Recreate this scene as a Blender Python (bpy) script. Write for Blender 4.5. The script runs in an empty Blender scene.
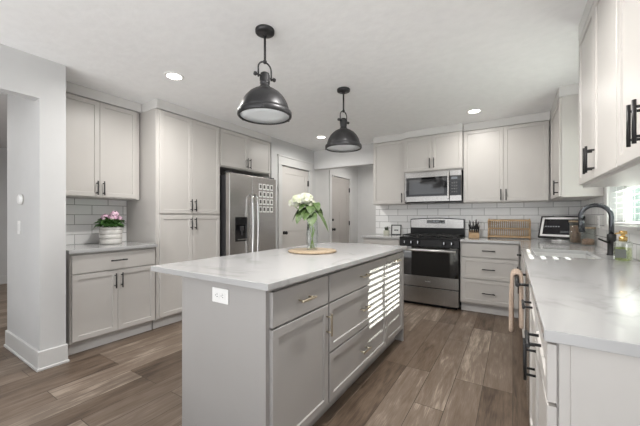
import bpy, bmesh, math, random
from mathutils import Vector, Matrix
R = math.radians
random.seed(7)
S = bpy.context.scene
COL = S.collection

# ------------------------------------------------------------------ camera, world, sun, exposure
cam_d = bpy.data.cameras.new('camera'); cam = bpy.data.objects.new('camera', cam_d); COL.objects.link(cam)
cam.location = (0, 0, 1.195); cam.rotation_euler = (R(90), 0, R(32.3))
cam_d.sensor_width = 36; cam_d.lens = 305 / 640 * 36; cam_d.shift_y = 4 / 640; cam_d.clip_start = .02
S.camera = cam
W = bpy.data.worlds.new('world'); S.world = W; W.use_nodes = True
bg = W.node_tree.nodes['Background']; bg.inputs[1].default_value = .93
_n = W.node_tree.nodes; _l = W.node_tree.links      # pale overcast-bright sky over a sunlit pale ground
_tc = _n.new('ShaderNodeTexCoord'); _sp = _n.new('ShaderNodeSeparateXYZ'); _cr = _n.new('ShaderNodeValToRGB'); _mr = _n.new('ShaderNodeMapRange')
_mr.inputs[1].default_value = -1; _mr.inputs[2].default_value = 1
_l.new(_tc.outputs['Generated'], _sp.inputs[0]); _l.new(_sp.outputs[2], _mr.inputs[0]); _l.new(_mr.outputs[0], _cr.inputs[0]); _l.new(_cr.outputs[0], bg.inputs[0])
_e = _cr.color_ramp.elements
_e[0].position = .47; _e[0].color = (2.1, 2.08, 2.04, 1); _e[1].position = .52; _e[1].color = (.80, .83, .87, 1)
sun_d = bpy.data.lights.new('sun', 'SUN'); sun_d.energy = 19; sun_d.angle = R(.5); sun_d.color = (1, .95, .88)
sun = bpy.data.objects.new('sun', sun_d); COL.objects.link(sun)
sun.rotation_euler = Vector((-1, -.40, -.672)).to_track_quat('-Z', 'Y').to_euler()
def area(name, loc, rot, sx, sy, watts, col):
    l = bpy.data.lights.new(name, 'AREA'); l.shape = 'RECTANGLE'; l.size = sx; l.size_y = sy; l.energy = watts; l.color = col
    o = bpy.data.objects.new(name, l); COL.objects.link(o); o.location = loc; o.rotation_euler = rot
area('added_ceiling_fill', (-1.3, -1.2, .06), (R(180), 0, 0), 4.6, 2.0, 20, (.95, .975, 1))  # added upward fill behind the camera, brightening the ceiling
S.view_settings.view_transform = 'Standard'; S.view_settings.look = 'None'
S.view_settings.gamma = 1; S.view_settings.use_curve_mapping = False
S.view_settings.exposure = 1.0
CEILING_WATTS = 5

# ------------------------------------------------------------------ materials
def mat(name, col, rough=.5, metal=0, spec=.5, coat=0, emit=None, es=1):
    m = bpy.data.materials.new(name); m.use_nodes = True
    b = m.node_tree.nodes['Principled BSDF']
    b.inputs['Base Color'].default_value = (*col, 1); b.inputs['Roughness'].default_value = rough
    b.inputs['Metallic'].default_value = metal; b.inputs['Specular IOR Level'].default_value = spec
    b.inputs['Coat Weight'].default_value = coat
    if emit: b.inputs['Emission Color'].default_value = (*emit, 1); b.inputs['Emission Strength'].default_value = es
    return m
def nodes(m):
    nt = m.node_tree
    return nt, nt.nodes, nt.links, nt.nodes['Principled BSDF']
def noise_col(m, c1, c2, scale, stretch=(1, 1, 1), detail=4, lo=.35, hi=.65, bump=0):
    nt, N, L, b = nodes(m)
    tc = N.new('ShaderNodeTexCoord'); mp = N.new('ShaderNodeMapping'); mp.inputs['Scale'].default_value = stretch
    nz = N.new('ShaderNodeTexNoise'); nz.inputs['Scale'].default_value = scale; nz.inputs['Detail'].default_value = detail
    cr = N.new('ShaderNodeValToRGB'); e = cr.color_ramp.elements
    e[0].position = lo; e[0].color = (*c1, 1); e[1].position = hi; e[1].color = (*c2, 1)
    L.new(tc.outputs['Object'], mp.inputs[0]); L.new(mp.outputs[0], nz.inputs['Vector'])
    L.new(nz.outputs['Fac'], cr.inputs[0]); L.new(cr.outputs[0], b.inputs['Base Color'])
    if bump:
        bp = N.new('ShaderNodeBump'); bp.inputs['Strength'].default_value = bump; bp.inputs['Distance'].default_value = .01
        L.new(nz.outputs['Fac'], bp.inputs['Height']); L.new(bp.outputs[0], b.inputs['Normal'])
    return m
def glass(name, tint=(1, 1, 1), refl=.12):
    m = bpy.data.materials.new(name); m.use_nodes = True
    nt = m.node_tree; N = nt.nodes; L = nt.links
    for n in list(N): N.remove(n)
    o = N.new('ShaderNodeOutputMaterial'); t = N.new('ShaderNodeBsdfTransparent'); g = N.new('ShaderNodeBsdfGlossy')
    t.inputs[0].default_value = (*tint, 1); g.inputs['Roughness'].default_value = .03
    lw = N.new('ShaderNodeLayerWeight'); lw.inputs[0].default_value = .25
    mm = N.new('ShaderNodeMath'); mm.operation = 'MULTIPLY_ADD'; mm.inputs[1].default_value = .35; mm.inputs[2].default_value = refl * .4
    mx = N.new('ShaderNodeMixShader')
    L.new(lw.outputs['Facing'], mm.inputs[0]); L.new(mm.outputs[0], mx.inputs[0])
    L.new(t.outputs[0], mx.inputs[1]); L.new(g.outputs[0], mx.inputs[2]); L.new(mx.outputs[0], o.inputs[0])
    return m

WALL = noise_col(mat('wall_paint', (.8, .8, .8), .7), (.57, .572, .572), (.595, .597, .597), 3)
GREY_WALL = noise_col(mat('grey_wall_paint', (.6, .6, .6), .7), (.60, .60, .595), (.63, .63, .625), 3)
CEIL = noise_col(mat('ceiling_paint', (.8, .8, .8), .8), (.89, .895, .90), (.92, .925, .93), 14, detail=6, bump=.25)
FILL = mat('filler_paint', (.66, .652, .64), .5)
TRIM = mat('trim_paint', (.62, .618, .61), .4)
DOORP = noise_col(mat('door_paint', (.7, .7, .7), .45), (.60, .58, .555), (.62, .60, .575), 2)
CAB = noise_col(mat('cabinet_paint', (.78, .75, .72), .38), (.545, .525, .502), (.56, .54, .517), 2)
ISL = noise_col(mat('island_paint', (.40, .39, .38), .4), (.385, .372, .362), (.40, .387, .377), 2)
KICK = mat('toe_kick_paint', (.62, .61, .60), .5)
BLACK = mat('matte_black_metal', (.018, .018, .019), .42, .3)
GUN = noise_col(mat('gunmetal', (.05, .05, .05), .40, .6), (.036, .036, .038), (.055, .055, .058), 12)
DARKMET = mat('polished_black_metal', (.09, .095, .105), .22, .9)
BRASS = mat('champagne_metal', (.62, .55, .43), .3, 1)
GOLD = mat('gold_pump', (.72, .50, .2), .25, 1)
STEEL = noise_col(mat('stainless_steel', (.5, .5, .5), .27, 1), (.56, .545, .53), (.62, .605, .59), 3, (1, 1, 90))
STEELH = noise_col(mat('stainless_steel_wide_grain', (.5, .5, .5), .27, 1), (.36, .352, .342), (.41, .402, .392), 3, (90, 1, 1))
CHROME = mat('polished_steel', (.75, .75, .75), .12, 1)
BGLASS = mat('black_glass', (.008, .008, .009), .05, 0, .6)
BLK = mat('black_enamel', (.010, .010, .011), .35, spec=.3)
OVENG = mat('oven_door_glass', (.006, .006, .006), .04, spec=1)
SATIN = mat('satin_steel', (.72, .72, .71), .38, 1)
CASTIRON = mat('cast_iron', (.015, .015, .015), .6)
DARK = mat('dark_plastic', (.03, .03, .033), .5)
PLATE = mat('white_plastic', (.86, .86, .85), .35)
LENS = mat('frosted_glass_lens', (.80, .84, .87), .3)
EMIT = mat('lamp_diffuser', (.9, .9, .88), .4, emit=(1, .94, .84), es=6)
SINKM = mat('pale_sink_enamel', (.56, .56, .555), .3)
CER = noise_col(mat('cream_ceramic', (.7, .69, .66), .5), (.72, .70, .67), (.80, .79, .76), 22, bump=.15)
CERG = mat('grey_ceramic_ridge', (.42, .40, .38), .7)
SOIL = noise_col(mat('potting_soil', (.03, .02, .015), .9), (.02, .014, .01), (.06, .04, .03), 60)
LEAF = noise_col(mat('leaf_green', (.05, .14, .03), .5), (.035, .10, .02), (.09, .21, .05), 25)
LEAF2 = noise_col(mat('bright_leaf_green', (.12, .25, .06), .5), (.045, .088, .022), (.115, .18, .06), 30)
STEM = mat('stem_green', (.22, .36, .10), .5)
PINK = noise_col(mat('pink_petal', (.7, .3, .5), .6), (.62, .33, .50), (.88, .70, .78), 45)
WHITEP = noise_col(mat('white_petal', (.85, .86, .75), .6), (.58, .62, .42), (.74, .74, .68), 30)
BAMBOO = noise_col(mat('bamboo', (.6, .4, .2), .5), (.40, .26, .14), (.52, .36, .21), 6, (2, 2, 14))
TRAYW = noise_col(mat('pale_wood', (.6, .45, .28), .5), (.36, .265, .17), (.47, .365, .25), 8, (14, 1.5, 3))
COFFEE = noise_col(mat('coffee_beans', (.1, .05, .03), .5), (.08, .04, .022), (.40, .23, .14), 90, bump=1)
NUTS = noise_col(mat('brown_nuts', (.2, .1, .05), .6), (.20, .09, .05), (.52, .32, .20), 70, bump=1)
TOWEL = mat('beige_waffle_cloth', (.52, .42, .34), .95)
SOAP = None
SLAT = mat('white_slat', (.85, .85, .84), .5)
SCREEN = noise_col(mat('display_screen', (.01, .01, .012), .08), (.010, .010, .012), (.022, .022, .026), 4)
SCRTXT = mat('screen_text', (.05, .05, .05), .5, emit=(.7, .75, .8), es=.12)
CLOCK = mat('clock_digits', (.05, .05, .05), .5, emit=(.75, .85, .95), es=.10)
PHOTO = noise_col(mat('photo_print', (.15, .15, .15), .4), (.015, .015, .015), (.22, .21, .2), 60, lo=.4, hi=.65)
ART = mat('art_print', (.84, .84, .83), .5)
MUDDOOR = noise_col(mat('mudroom_door_paint', (.5, .47, .45), .5), (.42, .395, .375), (.45, .425, .405), 2)
GLASS = glass('clear_glass', (.97, .99, .98))
SOAP = glass('green_soap', (.80, .87, .50), .1)
PANE = glass('window_pane_glass', (.96, 1, .99), .08)
SGLASS = glass('bottle_glass', (.93, .96, .93), .5)
VGLASS = glass('vase_glass', (.97, .985, .98), .1)
BACKDROP = noise_col(mat('backdrop_green', (.2, .3, .15), .9), (.24, .34, .29), (.42, .53, .47), 5)  # for the surfaces added outside to dull the bright window view

def m_floor():
    m = mat('wood_plank_floor', (.3, .25, .2), .42, spec=.35)
    nt, N, L, b = nodes(m)
    tc = N.new('ShaderNodeTexCoord'); sp = N.new('ShaderNodeSeparateXYZ'); cb = N.new('ShaderNodeCombineXYZ')
    L.new(tc.outputs['Object'], sp.inputs[0]); L.new(sp.outputs[1], cb.inputs[0]); L.new(sp.outputs[0], cb.inputs[1])
    br = N.new('ShaderNodeTexBrick'); br.offset = .37; br.offset_frequency = 3; br.squash = 1
    br.inputs['Color1'].default_value = (0, 0, 0, 1); br.inputs['Color2'].default_value = (1, 1, 1, 1); br.inputs['Mortar'].default_value = (.5, .5, .5, 1)
    br.inputs['Scale'].default_value = 1; br.inputs['Mortar Size'].default_value = .0022; br.inputs['Mortar Smooth'].default_value = .2
    br.inputs['Brick Width'].default_value = 1.22; br.inputs['Row Height'].default_value = .18; br.inputs['Bias'].default_value = 0
    L.new(cb.outputs[0], br.inputs['Vector'])
    rnd = N.new('ShaderNodeSeparateColor'); L.new(br.outputs['Color'], rnd.inputs[0])
    off = N.new('ShaderNodeCombineXYZ'); k = N.new('ShaderNodeMath'); k.operation = 'MULTIPLY'; k.inputs[1].default_value = 37
    L.new(rnd.outputs[0], k.inputs[0]); L.new(k.outputs[0], off.inputs[0]); L.new(k.outputs[0], off.inputs[1]); L.new(k.outputs[0], off.inputs[2])
    ad = N.new('ShaderNodeVectorMath'); ad.operation = 'ADD'; L.new(cb.outputs[0], ad.inputs[0]); L.new(off.outputs[0], ad.inputs[1])
    def grain(sc, stretch, det, dist=0):
        mp = N.new('ShaderNodeMapping'); mp.inputs['Scale'].default_value = stretch
        nz = N.new('ShaderNodeTexNoise'); nz.inputs['Scale'].default_value = sc; nz.inputs['Detail'].default_value = det; nz.inputs['Distortion'].default_value = dist
        L.new(ad.outputs[0], mp.inputs[0]); L.new(mp.outputs[0], nz.inputs['Vector']); return nz
    g1 = grain(2.2, (1.1, 9, 1), 6, .9); g2 = grain(7, (1.5, 26, 1), 5, .3); g3 = grain(3, (.9, 2.2, 1), 3, .4)
    cr = N.new('ShaderNodeValToRGB'); e = cr.color_ramp.elements
    e[0].position = .27; e[0].color = (.058, .039, .027, 1); e[1].position = .72; e[1].color = (.40, .33, .265, 1)
    x = e.new(.45); x.color = (.15, .108, .078, 1); x = e.new(.6); x.color = (.205, .16, .125, 1)
    mxa = N.new('ShaderNodeMix'); mxa.data_type = 'FLOAT'; mxa.inputs[0].default_value = .38
    L.new(g1.outputs['Fac'], mxa.inputs[2]); L.new(g3.outputs['Fac'], mxa.inputs[3])
    mxb = N.new('ShaderNodeMix'); mxb.data_type = 'FLOAT'; mxb.inputs[0].default_value = .28
    L.new(mxa.outputs[0], mxb.inputs[2]); L.new(g2.outputs['Fac'], mxb.inputs[3])
    pl = N.new('ShaderNodeMath'); pl.operation = 'MULTIPLY_ADD'; pl.inputs[1].default_value = .26; L.new(rnd.outputs[0], pl.inputs[0])
    sb = N.new('ShaderNodeMath'); sb.operation = 'SUBTRACT'; sb.inputs[1].default_value = .13; L.new(mxb.outputs[0], sb.inputs[0]); L.new(sb.outputs[0], pl.inputs[2])
    L.new(pl.outputs[0], cr.inputs[0])
    mo = N.new('ShaderNodeMix'); mo.data_type = 'RGBA'; mo.inputs[7].default_value = (.06, .043, .03, 1)
    L.new(br.outputs['Fac'], mo.inputs[0]); L.new(cr.outputs[0], mo.inputs[6]); L.new(mo.outputs[2], b.inputs['Base Color'])
    bp = N.new('ShaderNodeBump'); bp.inputs['Strength'].default_value = .15; bp.inputs['Distance'].default_value = .004
    L.new(g2.outputs['Fac'], bp.inputs['Height']); L.new(bp.outputs[0], b.inputs['Normal'])
    return m
FLOOR = m_floor()

def m_tile(axis):
    m = mat('subway_tile_' + axis, (.8, .8, .8), .16)
    nt, N, L, b = nodes(m)
    tc = N.new('ShaderNodeTexCoord'); sp = N.new('ShaderNodeSeparateXYZ'); cb = N.new('ShaderNodeCombineXYZ')
    L.new(tc.outputs['Object'], sp.inputs[0]); sh = N.new('ShaderNodeMath'); sh.operation = 'ADD'; sh.inputs[1].default_value = .03 if axis == 'x' else .08
    L.new(sp.outputs[0 if axis == 'x' else 1], sh.inputs[0]); L.new(sh.outputs[0], cb.inputs[0])
    ad = N.new('ShaderNodeMath'); ad.operation = 'SUBTRACT'; ad.inputs[1].default_value = .914 - .0; L.new(sp.outputs[2], ad.inputs[0]); L.new(ad.outputs[0], cb.inputs[1])
    br = N.new('ShaderNodeTexBrick'); br.offset = .5
    br.inputs['Color1'].default_value = (.84, .84, .84, 1); br.inputs['Color2'].default_value = (.92, .92, .915, 1); br.inputs['Mortar'].default_value = (.34, .34, .335, 1)
    br.inputs['Scale'].default_value = 1; br.inputs['Mortar Size'].default_value = .0032; br.inputs['Mortar Smooth'].default_value = .3
    br.inputs['Brick Width'].default_value = .305; br.inputs['Row Height'].default_value = .1015
    L.new(cb.outputs[0], br.inputs['Vector']); L.new(br.outputs['Color'], b.inputs['Base Color'])
    bp = N.new('ShaderNodeBump'); bp.invert = True; bp.inputs['Strength'].default_value = .5; bp.inputs['Distance'].default_value = .003
    L.new(br.outputs['Fac'], bp.inputs['Height']); L.new(bp.outputs[0], b.inputs['Normal'])
    return m
TILEX = m_tile('x'); TILEY = m_tile('y')

def m_quartz():
    m = mat('white_quartz', (.8, .8, .8), .13, spec=.5)
    nt, N, L, b = nodes(m)
    tc = N.new('ShaderNodeTexCoord')
    n1 = N.new('ShaderNodeTexNoise'); n1.inputs['Scale'].default_value = 1.3; n1.inputs['Detail'].default_value = 5; n1.inputs['Distortion'].default_value = .8
    L.new(tc.outputs['Object'], n1.inputs['Vector'])
    cr = N.new('ShaderNodeValToRGB'); e = cr.color_ramp.elements
    base = (.46, .46, .462, 1); vein = (.37, .37, .37, 1)
    e[0].position = .475; e[0].color = base; e[1].position = .53; e[1].color = base
    x = e.new(.5); x.color = vein; x = e.new(.492); x.color = (.432, .432, .434, 1)
    L.new(n1.outputs['Fac'], cr.inputs[0])
    n2 = N.new('ShaderNodeTexNoise'); n2.inputs['Scale'].default_value = 5; n2.inputs['Detail'].default_value = 4
    L.new(tc.outputs['Object'], n2.inputs['Vector'])
    c2 = N.new('ShaderNodeValToRGB'); f = c2.color_ramp.elements
    f[0].position = .4; f[0].color = (0, 0, 0, 1); f[1].position = .62; f[1].color = (1, 1, 1, 1); L.new(n2.outputs['Fac'], c2.inputs[0])
    mx = N.new('ShaderNodeMix'); mx.data_type = 'RGBA'; mx.inputs[6].default_value = base
    L.new(c2.outputs[0], mx.inputs[0]); L.new(cr.outputs[0], mx.inputs[7]); L.new(mx.outputs[2], b.inputs['Base Color'])
    return m
QUARTZ = m_quartz()
def waffle(m):
    nt, N, L, b = nodes(m)
    tc = N.new('ShaderNodeTexCoord'); v = N.new('ShaderNodeTexVoronoi'); v.inputs['Scale'].default_value = 110; v.inputs['Randomness'].default_value = .15
    cr = N.new('ShaderNodeValToRGB'); e = cr.color_ramp.elements
    e[0].color = (.62, .50, .41, 1); e[1].position = .8; e[1].color = (.36, .27, .21, 1)
    bp = N.new('ShaderNodeBump'); bp.invert = True; bp.inputs['Strength'].default_value = .8; bp.inputs['Distance'].default_value = .004
    L.new(tc.outputs['Object'], v.inputs['Vector']); L.new(v.outputs[0], cr.inputs[0]); L.new(cr.outputs[0], b.inputs['Base Color'])
    L.new(v.outputs[0], bp.inputs['Height']); L.new(bp.outputs[0], b.inputs['Normal'])
waffle(TOWEL)

# ------------------------------------------------------------------ mesh builder
class MB:
    def __init__(s): s.bm = bmesh.new()
    def _mi(s, faces, mi, smooth=False):
        for f in faces: f.material_index = mi; f.smooth = smooth
    def box(s, x0, x1, y0, y1, z0, z1, bev=0, mi=0, seg=1, M=None):
        before = set(s.bm.faces)
        r = bmesh.ops.create_cube(s.bm, size=1)
        mm = Matrix.Translation(((x0+x1)/2, (y0+y1)/2, (z0+z1)/2)) @ Matrix.Diagonal((x1-x0, y1-y0, z1-z0, 1))
        bmesh.ops.transform(s.bm, matrix=mm, verts=r['verts'])
        if bev:
            es = list({e for v in r['verts'] for e in v.link_edges})
            bmesh.ops.bevel(s.bm, geom=es, offset=bev, segments=seg, affect='EDGES', profile=.5)
        new = [f for f in s.bm.faces if f not in before]
        if M is not None: bmesh.ops.transform(s.bm, matrix=M, verts=list({v for f in new for v in f.verts}))
        s._mi(new, mi); return s
    def front(s, W, H, T=.02, stile=.057, shaker=True, mi=0, dep=.008, x0=0, y0=0, z0=0):
        before = set(s.bm.faces)
        r = bmesh.ops.create_cube(s.bm, size=1)
        bmesh.ops.transform(s.bm, matrix=Matrix.Translation((x0+W/2, y0+T/2, z0+H/2)) @ Matrix.Diagonal((W, T, H, 1)), verts=r['verts'])
        fr = [f for f in s.bm.faces if f not in before and f.normal.y < -.9]
        bmesh.ops.bevel(s.bm, geom=[e for e in fr[0].edges], offset=.0018, segments=1, affect='EDGES', profile=.5)
        if shaker:
            fr = [max((f for f in s.bm.faces if f not in before and f.normal.y < -.99), key=lambda f: f.calc_area())]
            bmesh.ops.inset_region(s.bm, faces=fr, thickness=stile, depth=0)
            bmesh.ops.inset_region(s.bm, faces=fr, thickness=.004, depth=-dep)
        s._mi([f for f in s.bm.faces if f not in before], mi); return s
    def tube(s, pts, r, seg=10, mi=0, cap=True, radii=None):
        pts = [Vector(p) for p in pts]; n = len(pts); rings = []; prev = None
        for i, p in enumerate(pts):
            t = (pts[min(i+1, n-1)] - pts[max(i-1, 0)]).normalized()
            if prev is None: a = t.orthogonal().normalized()
            else:
                a = prev - t * prev.dot(t); a = a.normalized() if a.length > 1e-6 else t.orthogonal().normalized()
            prev = a; b = t.cross(a); rr = radii[i] if radii else r
            rings.append([s.bm.verts.new(p + a*math.cos(q*2*math.pi/seg)*rr + b*math.sin(q*2*math.pi/seg)*rr) for q in range(seg)])
        fs = []
        for i in range(n-1):
            for q in range(seg):
                fs.append(s.bm.faces.new((rings[i][q], rings[i][(q+1) % seg], rings[i+1][(q+1) % seg], rings[i+1][q])))
        s._mi(fs, mi, True)
        if cap: s._mi([s.bm.faces.new(rings[0][::-1]), s.bm.faces.new(rings[-1])], mi)
        return s
    def cyl(s, p0, p1, r, seg=16, mi=0): return s.tube([p0, p1], r, seg, mi)
    def lathe(s, prof, c=(0, 0, 0), seg=32, mi=0, smooth=True, rx=1):
        rings = []; fs = []
        for r, z in prof:
            if r < 1e-6: rings.append([s.bm.verts.new((c[0], c[1], c[2]+z))])
            else: rings.append([s.bm.verts.new((c[0]+r*math.cos(q*2*math.pi/seg)*rx, c[1]+r*math.sin(q*2*math.pi/seg), c[2]+z)) for q in range(seg)])
        for a, b in zip(rings, rings[1:]):
            for q in range(seg):
                q2 = (q+1) % seg
                if len(a) == 1 and len(b) == 1: continue
                if len(a) == 1: fs.append(s.bm.faces.new((a[0], b[q2], b[q])))
                elif len(b) == 1: fs.append(s.bm.faces.new((a[q], a[q2], b[0])))
                else: fs.append(s.bm.faces.new((a[q], a[q2], b[q2], b[q])))
        s._mi(fs, mi, smooth); return s
    def sphere(s, c, r, mi=0, sub=2, sc=(1, 1, 1)):
        before = set(s.bm.faces)
        rr = bmesh.ops.create_icosphere(s.bm, subdivisions=sub, radius=r)
        bmesh.ops.transform(s.bm, matrix=Matrix.Translation(c) @ Matrix.Diagonal((*sc, 1)), verts=rr['verts'])
        s._mi([f for f in s.bm.faces if f not in before], mi, True); return s
    def leaf(s, o, d, L, w, droop=.3, mi=0, n=5, up=Vector((0, 0, 1)), round_=False, fold=.25):
        o = Vector(o); d = Vector(d).normalized(); side = d.cross(up)
        side = side.normalized() if side.length > 1e-4 else Vector((1, 0, 0)); nrm = side.cross(d)
        rows = []
        for i in range(n+1):
            t = i/n; ww = w * (math.sin(math.pi*min(1, t*.92+.08))**(.6 if round_ else .9))
            c = o + d*L*t - up*droop*L*t*t
            rows.append([s.bm.verts.new(c - side*ww/2 + nrm*ww*fold), s.bm.verts.new(c), s.bm.verts.new(c + side*ww/2 + nrm*ww*fold)])
        fs = []
        for a, b in zip(rows, rows[1:]):
            for q in range(2): fs.append(s.bm.faces.new((a[q], a[q+1], b[q+1], b[q])))
        s._mi(fs, mi, True); return s
    def build(s, name, mats, parent=None, loc=(0, 0, 0), rot=(0, 0, 0), norm=True):
        if norm: bmesh.ops.recalc_face_normals(s.bm, faces=s.bm.faces)
        me = bpy.data.meshes.new(name); s.bm.to_mesh(me); s.bm.free()
        for m in (mats if isinstance(mats, (list, tuple)) else [mats]): me.materials.append(m)
        o = bpy.data.objects.new(name, me); COL.objects.link(o)
        o.location = loc; o.rotation_euler = rot
        if parent: o.parent = parent
        return o
def tag(o, label, cat, group=None, kind=None):
    o['label'] = label; o['category'] = cat
    if group: o['group'] = group
    if kind: o['kind'] = kind
    return o
def thing(name, label, cat, loc=(0, 0, 0), rz=0, group=None):
    o = bpy.data.objects.new(name, None); COL.objects.link(o); o.empty_display_size = .1
    o.location = loc; o.rotation_euler = (0, 0, rz)
    return tag(o, label, cat, group)
def struct(name, mb, m, label, cat, **k):
    o = mb.build(name, m, **k); o['kind'] = 'structure'; o['label'] = label; o['category'] = cat; return o
def dup(root, loc, rz=0, label=None):
    r = root.copy(); COL.objects.link(r); r.location = loc; r.rotation_euler = (0, 0, rz)
    if label: r['label'] = label
    for ch in list(root.children):
        c = ch.copy(); COL.objects.link(c); c.parent = r
        for g in ch.children:
            d = g.copy(); COL.objects.link(d); d.parent = c
    return r

# ------------------------------------------------------------------ room shell
H = 2.44; YB = 4.80; XR = .70; XL = -3.79; XC = -3.17
struct('floor', MB().box(-7.9, .9, -2.2, 6.9, -.06, 0), FLOOR, 'grey-brown wood plank floor running under the whole kitchen', 'floor')
struct('ceiling', MB().box(-7.9, .9, -2.2, 6.9, H, H+.08), CEIL, 'pale textured ceiling over the whole kitchen', 'ceiling')
HD = 2.09
w = MB().box(-1.93, .85, YB, YB+.12, 0, H).box(XC, -1.93, YB, YB+.12, HD, H)
struct('wall_back', w, WALL, 'white back wall behind the range with a passage opening at its left', 'wall')
WY0, WY1, WZ0, WZ1 = 2.72, 3.53, 1.13, 1.98
w = MB().box(XR, XR+.14, -2.2, WY0, 0, H).box(XR, XR+.14, WY1, YB, 0, H).box(XR, XR+.14, WY0, WY1, 0, WZ0).box(XR, XR+.14, WY0, WY1, WZ1, H)
struct('wall_right', w, WALL, 'white wall at the right with the window over the sink', 'wall')
struct('wall_left', MB().box(XL-.12, XL, 1.03, 3.60, 0, H), WALL, 'white left wall behind the pantry and refrigerator', 'wall')
D1 = (3.845, 4.625, 2.04); D2 = (5.45, 6.29, 2.06)
w = MB()
for a, b in ((3.60, D1[0]), (D1[1], YB+.06)): w.box(XC-.11, XC, a, b, 0, H)
w.box(XC-.11, XC, D1[0], D1[1], D1[2], H).box(XL, XC-.11, 3.60, 3.70, 0, H)
struct('wall_closet', w, WALL, 'white wall between refrigerator and passage opening around the closet door', 'wall')
w = MB()
for a, b in ((YB+.06, D2[0]), (D2[1], 6.72)): w.box(XC-.11, XC, a, b, 0, H)
w.box(XC-.11, XC, D2[0], D2[1], D2[2], H)
struct('wall_mudroom_left', w, GREY_WALL, 'grey mudroom wall seen through the opening around the far door', 'wall')
struct('wall_mudroom_back', MB().box(XC-.11, -1.8, 6.72, 6.84, 0, H).box(-1.93, -1.81, YB+.12, 6.72, 0, H), GREY_WALL, 'grey far wall of the mudroom', 'wall')
struct('wall_stub', MB().box(-3.96, -3.11, .84, 1.005, 0, H), WALL, 'white wall end at the left beside the small base cabinet', 'wall')
struct('wall_header', MB().box(-3.22, -3.11, -2.2, .84, 2.12, H), WALL, 'white header over the wide opening at the far left', 'wall')
struct('wall_far_left', MB().box(-7.82, -7.7, -2.2, 4.5, 0, H).box(-7.7, XL-.12, 4.38, 4.5, 0, H).box(-7.82, -3.22, -2.32, -2.2, 0, H), WALL, 'distant white wall of the next room at the far left', 'wall')
# trims
def bbase(name, boxes, label):
    b = MB()
    for x0, x1, y0, y1 in boxes: b.box(x0, x1, y0, y1, .018, .15, .003).box(x0-.008, x1+.008, y0-.008, y1+.008, 0, .022, .004)
    return struct(name, b, TRIM, label, 'baseboard')
bbase('baseboard_stub', [(-3.96, -3.095, .825, 1.015)], 'tall white baseboard wrapped around the wall end at the left')
bbase('baseboard_far_left', [(-7.7, -7.685, -2.2, 4.36)], 'white baseboard of the distant room at the far left')
bbase('baseboard_closet', [(XC, XC+.014, 4.73, YB+.06)], 'short white baseboard right of the closet door')
b = MB()
b.box(XC, XC+.018, D1[0]-.09, D1[0], 0, D1[2]).box(XC, XC+.018, D1[1], D1[1]+.09, 0, D1[2])
b.box(XC, XC+.022, D1[0]-.095, D1[1]+.095, D1[2], D1[2]+.13, .002).box(XC, XC+.034, D1[0]-.11, D1[1]+.11, D1[2]+.13, D1[2]+.155, .002)
struct('trim_1', b, TRIM, 'white casing with a flat header around the closet door', 'trim')
b = MB()
b.box(XC, XC+.018, D2[0]-.09, D2[0], 0, D2[2]).box(XC, XC+.018, D2[1], D2[1]+.09, 0, D2[2]).box(XC, XC+.018, D2[0]-.09, D2[1]+.09, D2[2], D2[2]+.09)
struct('trim_2', b, TRIM, 'white casing around the far mudroom door', 'trim')
def fill(name, boxes, label):
    b = MB()
    for q in boxes: b.box(*q, .002)
    return struct(name, b, FILL, label, 'trim')
fill('trim_3', [(XL, -3.155, 1.79, 3.585, 2.343, H), (XL, -3.455, 1.035, 1.788, 2.343, H)], 'white filler board between left tall cabinets and ceiling')
fill('trim_4', [(-1.85, -1.345, 4.485, YB, 2.343, H), (-1.342, -.563, 4.43, YB, 2.343, H), (-.56, .372, 4.485, YB, 2.343, H), (.372, XR, 3.68, YB, 2.343, H)],
     'white filler board between back wall cabinets and ceiling')
fill('trim_5', [(.362, XR, .98, 2.585, 2.343, H)], 'white filler board above near right wall cabinets')
b = MB().box(XR-.018, XR-.001, WY1, WY1+.085, WZ0-.02, WZ1+.085, .002).box(XR-.018, XR-.001, WY0-.085, WY0, WZ0-.02, WZ1+.085, .002)
b.box(XR-.018, XR-.001, WY0, WY1, WZ1, WZ1+.085, .002).box(XR-.03, XR+.09, WY0+.002, WY1-.002, WZ0-.022, WZ0+.001, .003).box(XR-.03, XR-.001, WY0-.1, WY1+.1, WZ0-.045, WZ0-.022, .003)
struct('trim_6', b, TRIM, 'white casing and sill around the sink window', 'trim')
# window over the sink
f = MB(); fx0, fx1 = XR+.085, XR+.125
f.box(fx0, fx1, WY0, WY0+.035, WZ0, WZ1).box(fx0, fx1, WY1-.035, WY1, WZ0, WZ1)
f.box(fx0, fx1, WY0, WY1, WZ0, WZ0+.03).box(fx0, fx1, WY0, WY1, WZ1-.035, WZ1).box(fx0, fx1, WY0, WY1, 1.435, 1.505)
f.box(fx0+.005, fx1-.005, 3.055, 3.085, WZ0, WZ1)
wn = struct('window_1', f, TRIM, 'white framed window over the sink at the right', 'window')
MB().box(XR+.103, XR+.107, WY0+.03, WY1-.03, WZ0+.025, WZ1-.03).build('pane', PANE, wn)
f = MB().box(-7.7, -7.68, .4, 1.50, 1.12, 2.27).box(-7.7, -7.66, .38, 1.52, 1.09, 1.12)
wn2 = struct('window_2', f, DOORP, 'beige window casing on the distant wall at the far left', 'window')
MB().box(-7.682, -7.674, .5, 1.41, 1.2, 2.18).build('pane', LENS, wn2)
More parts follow.
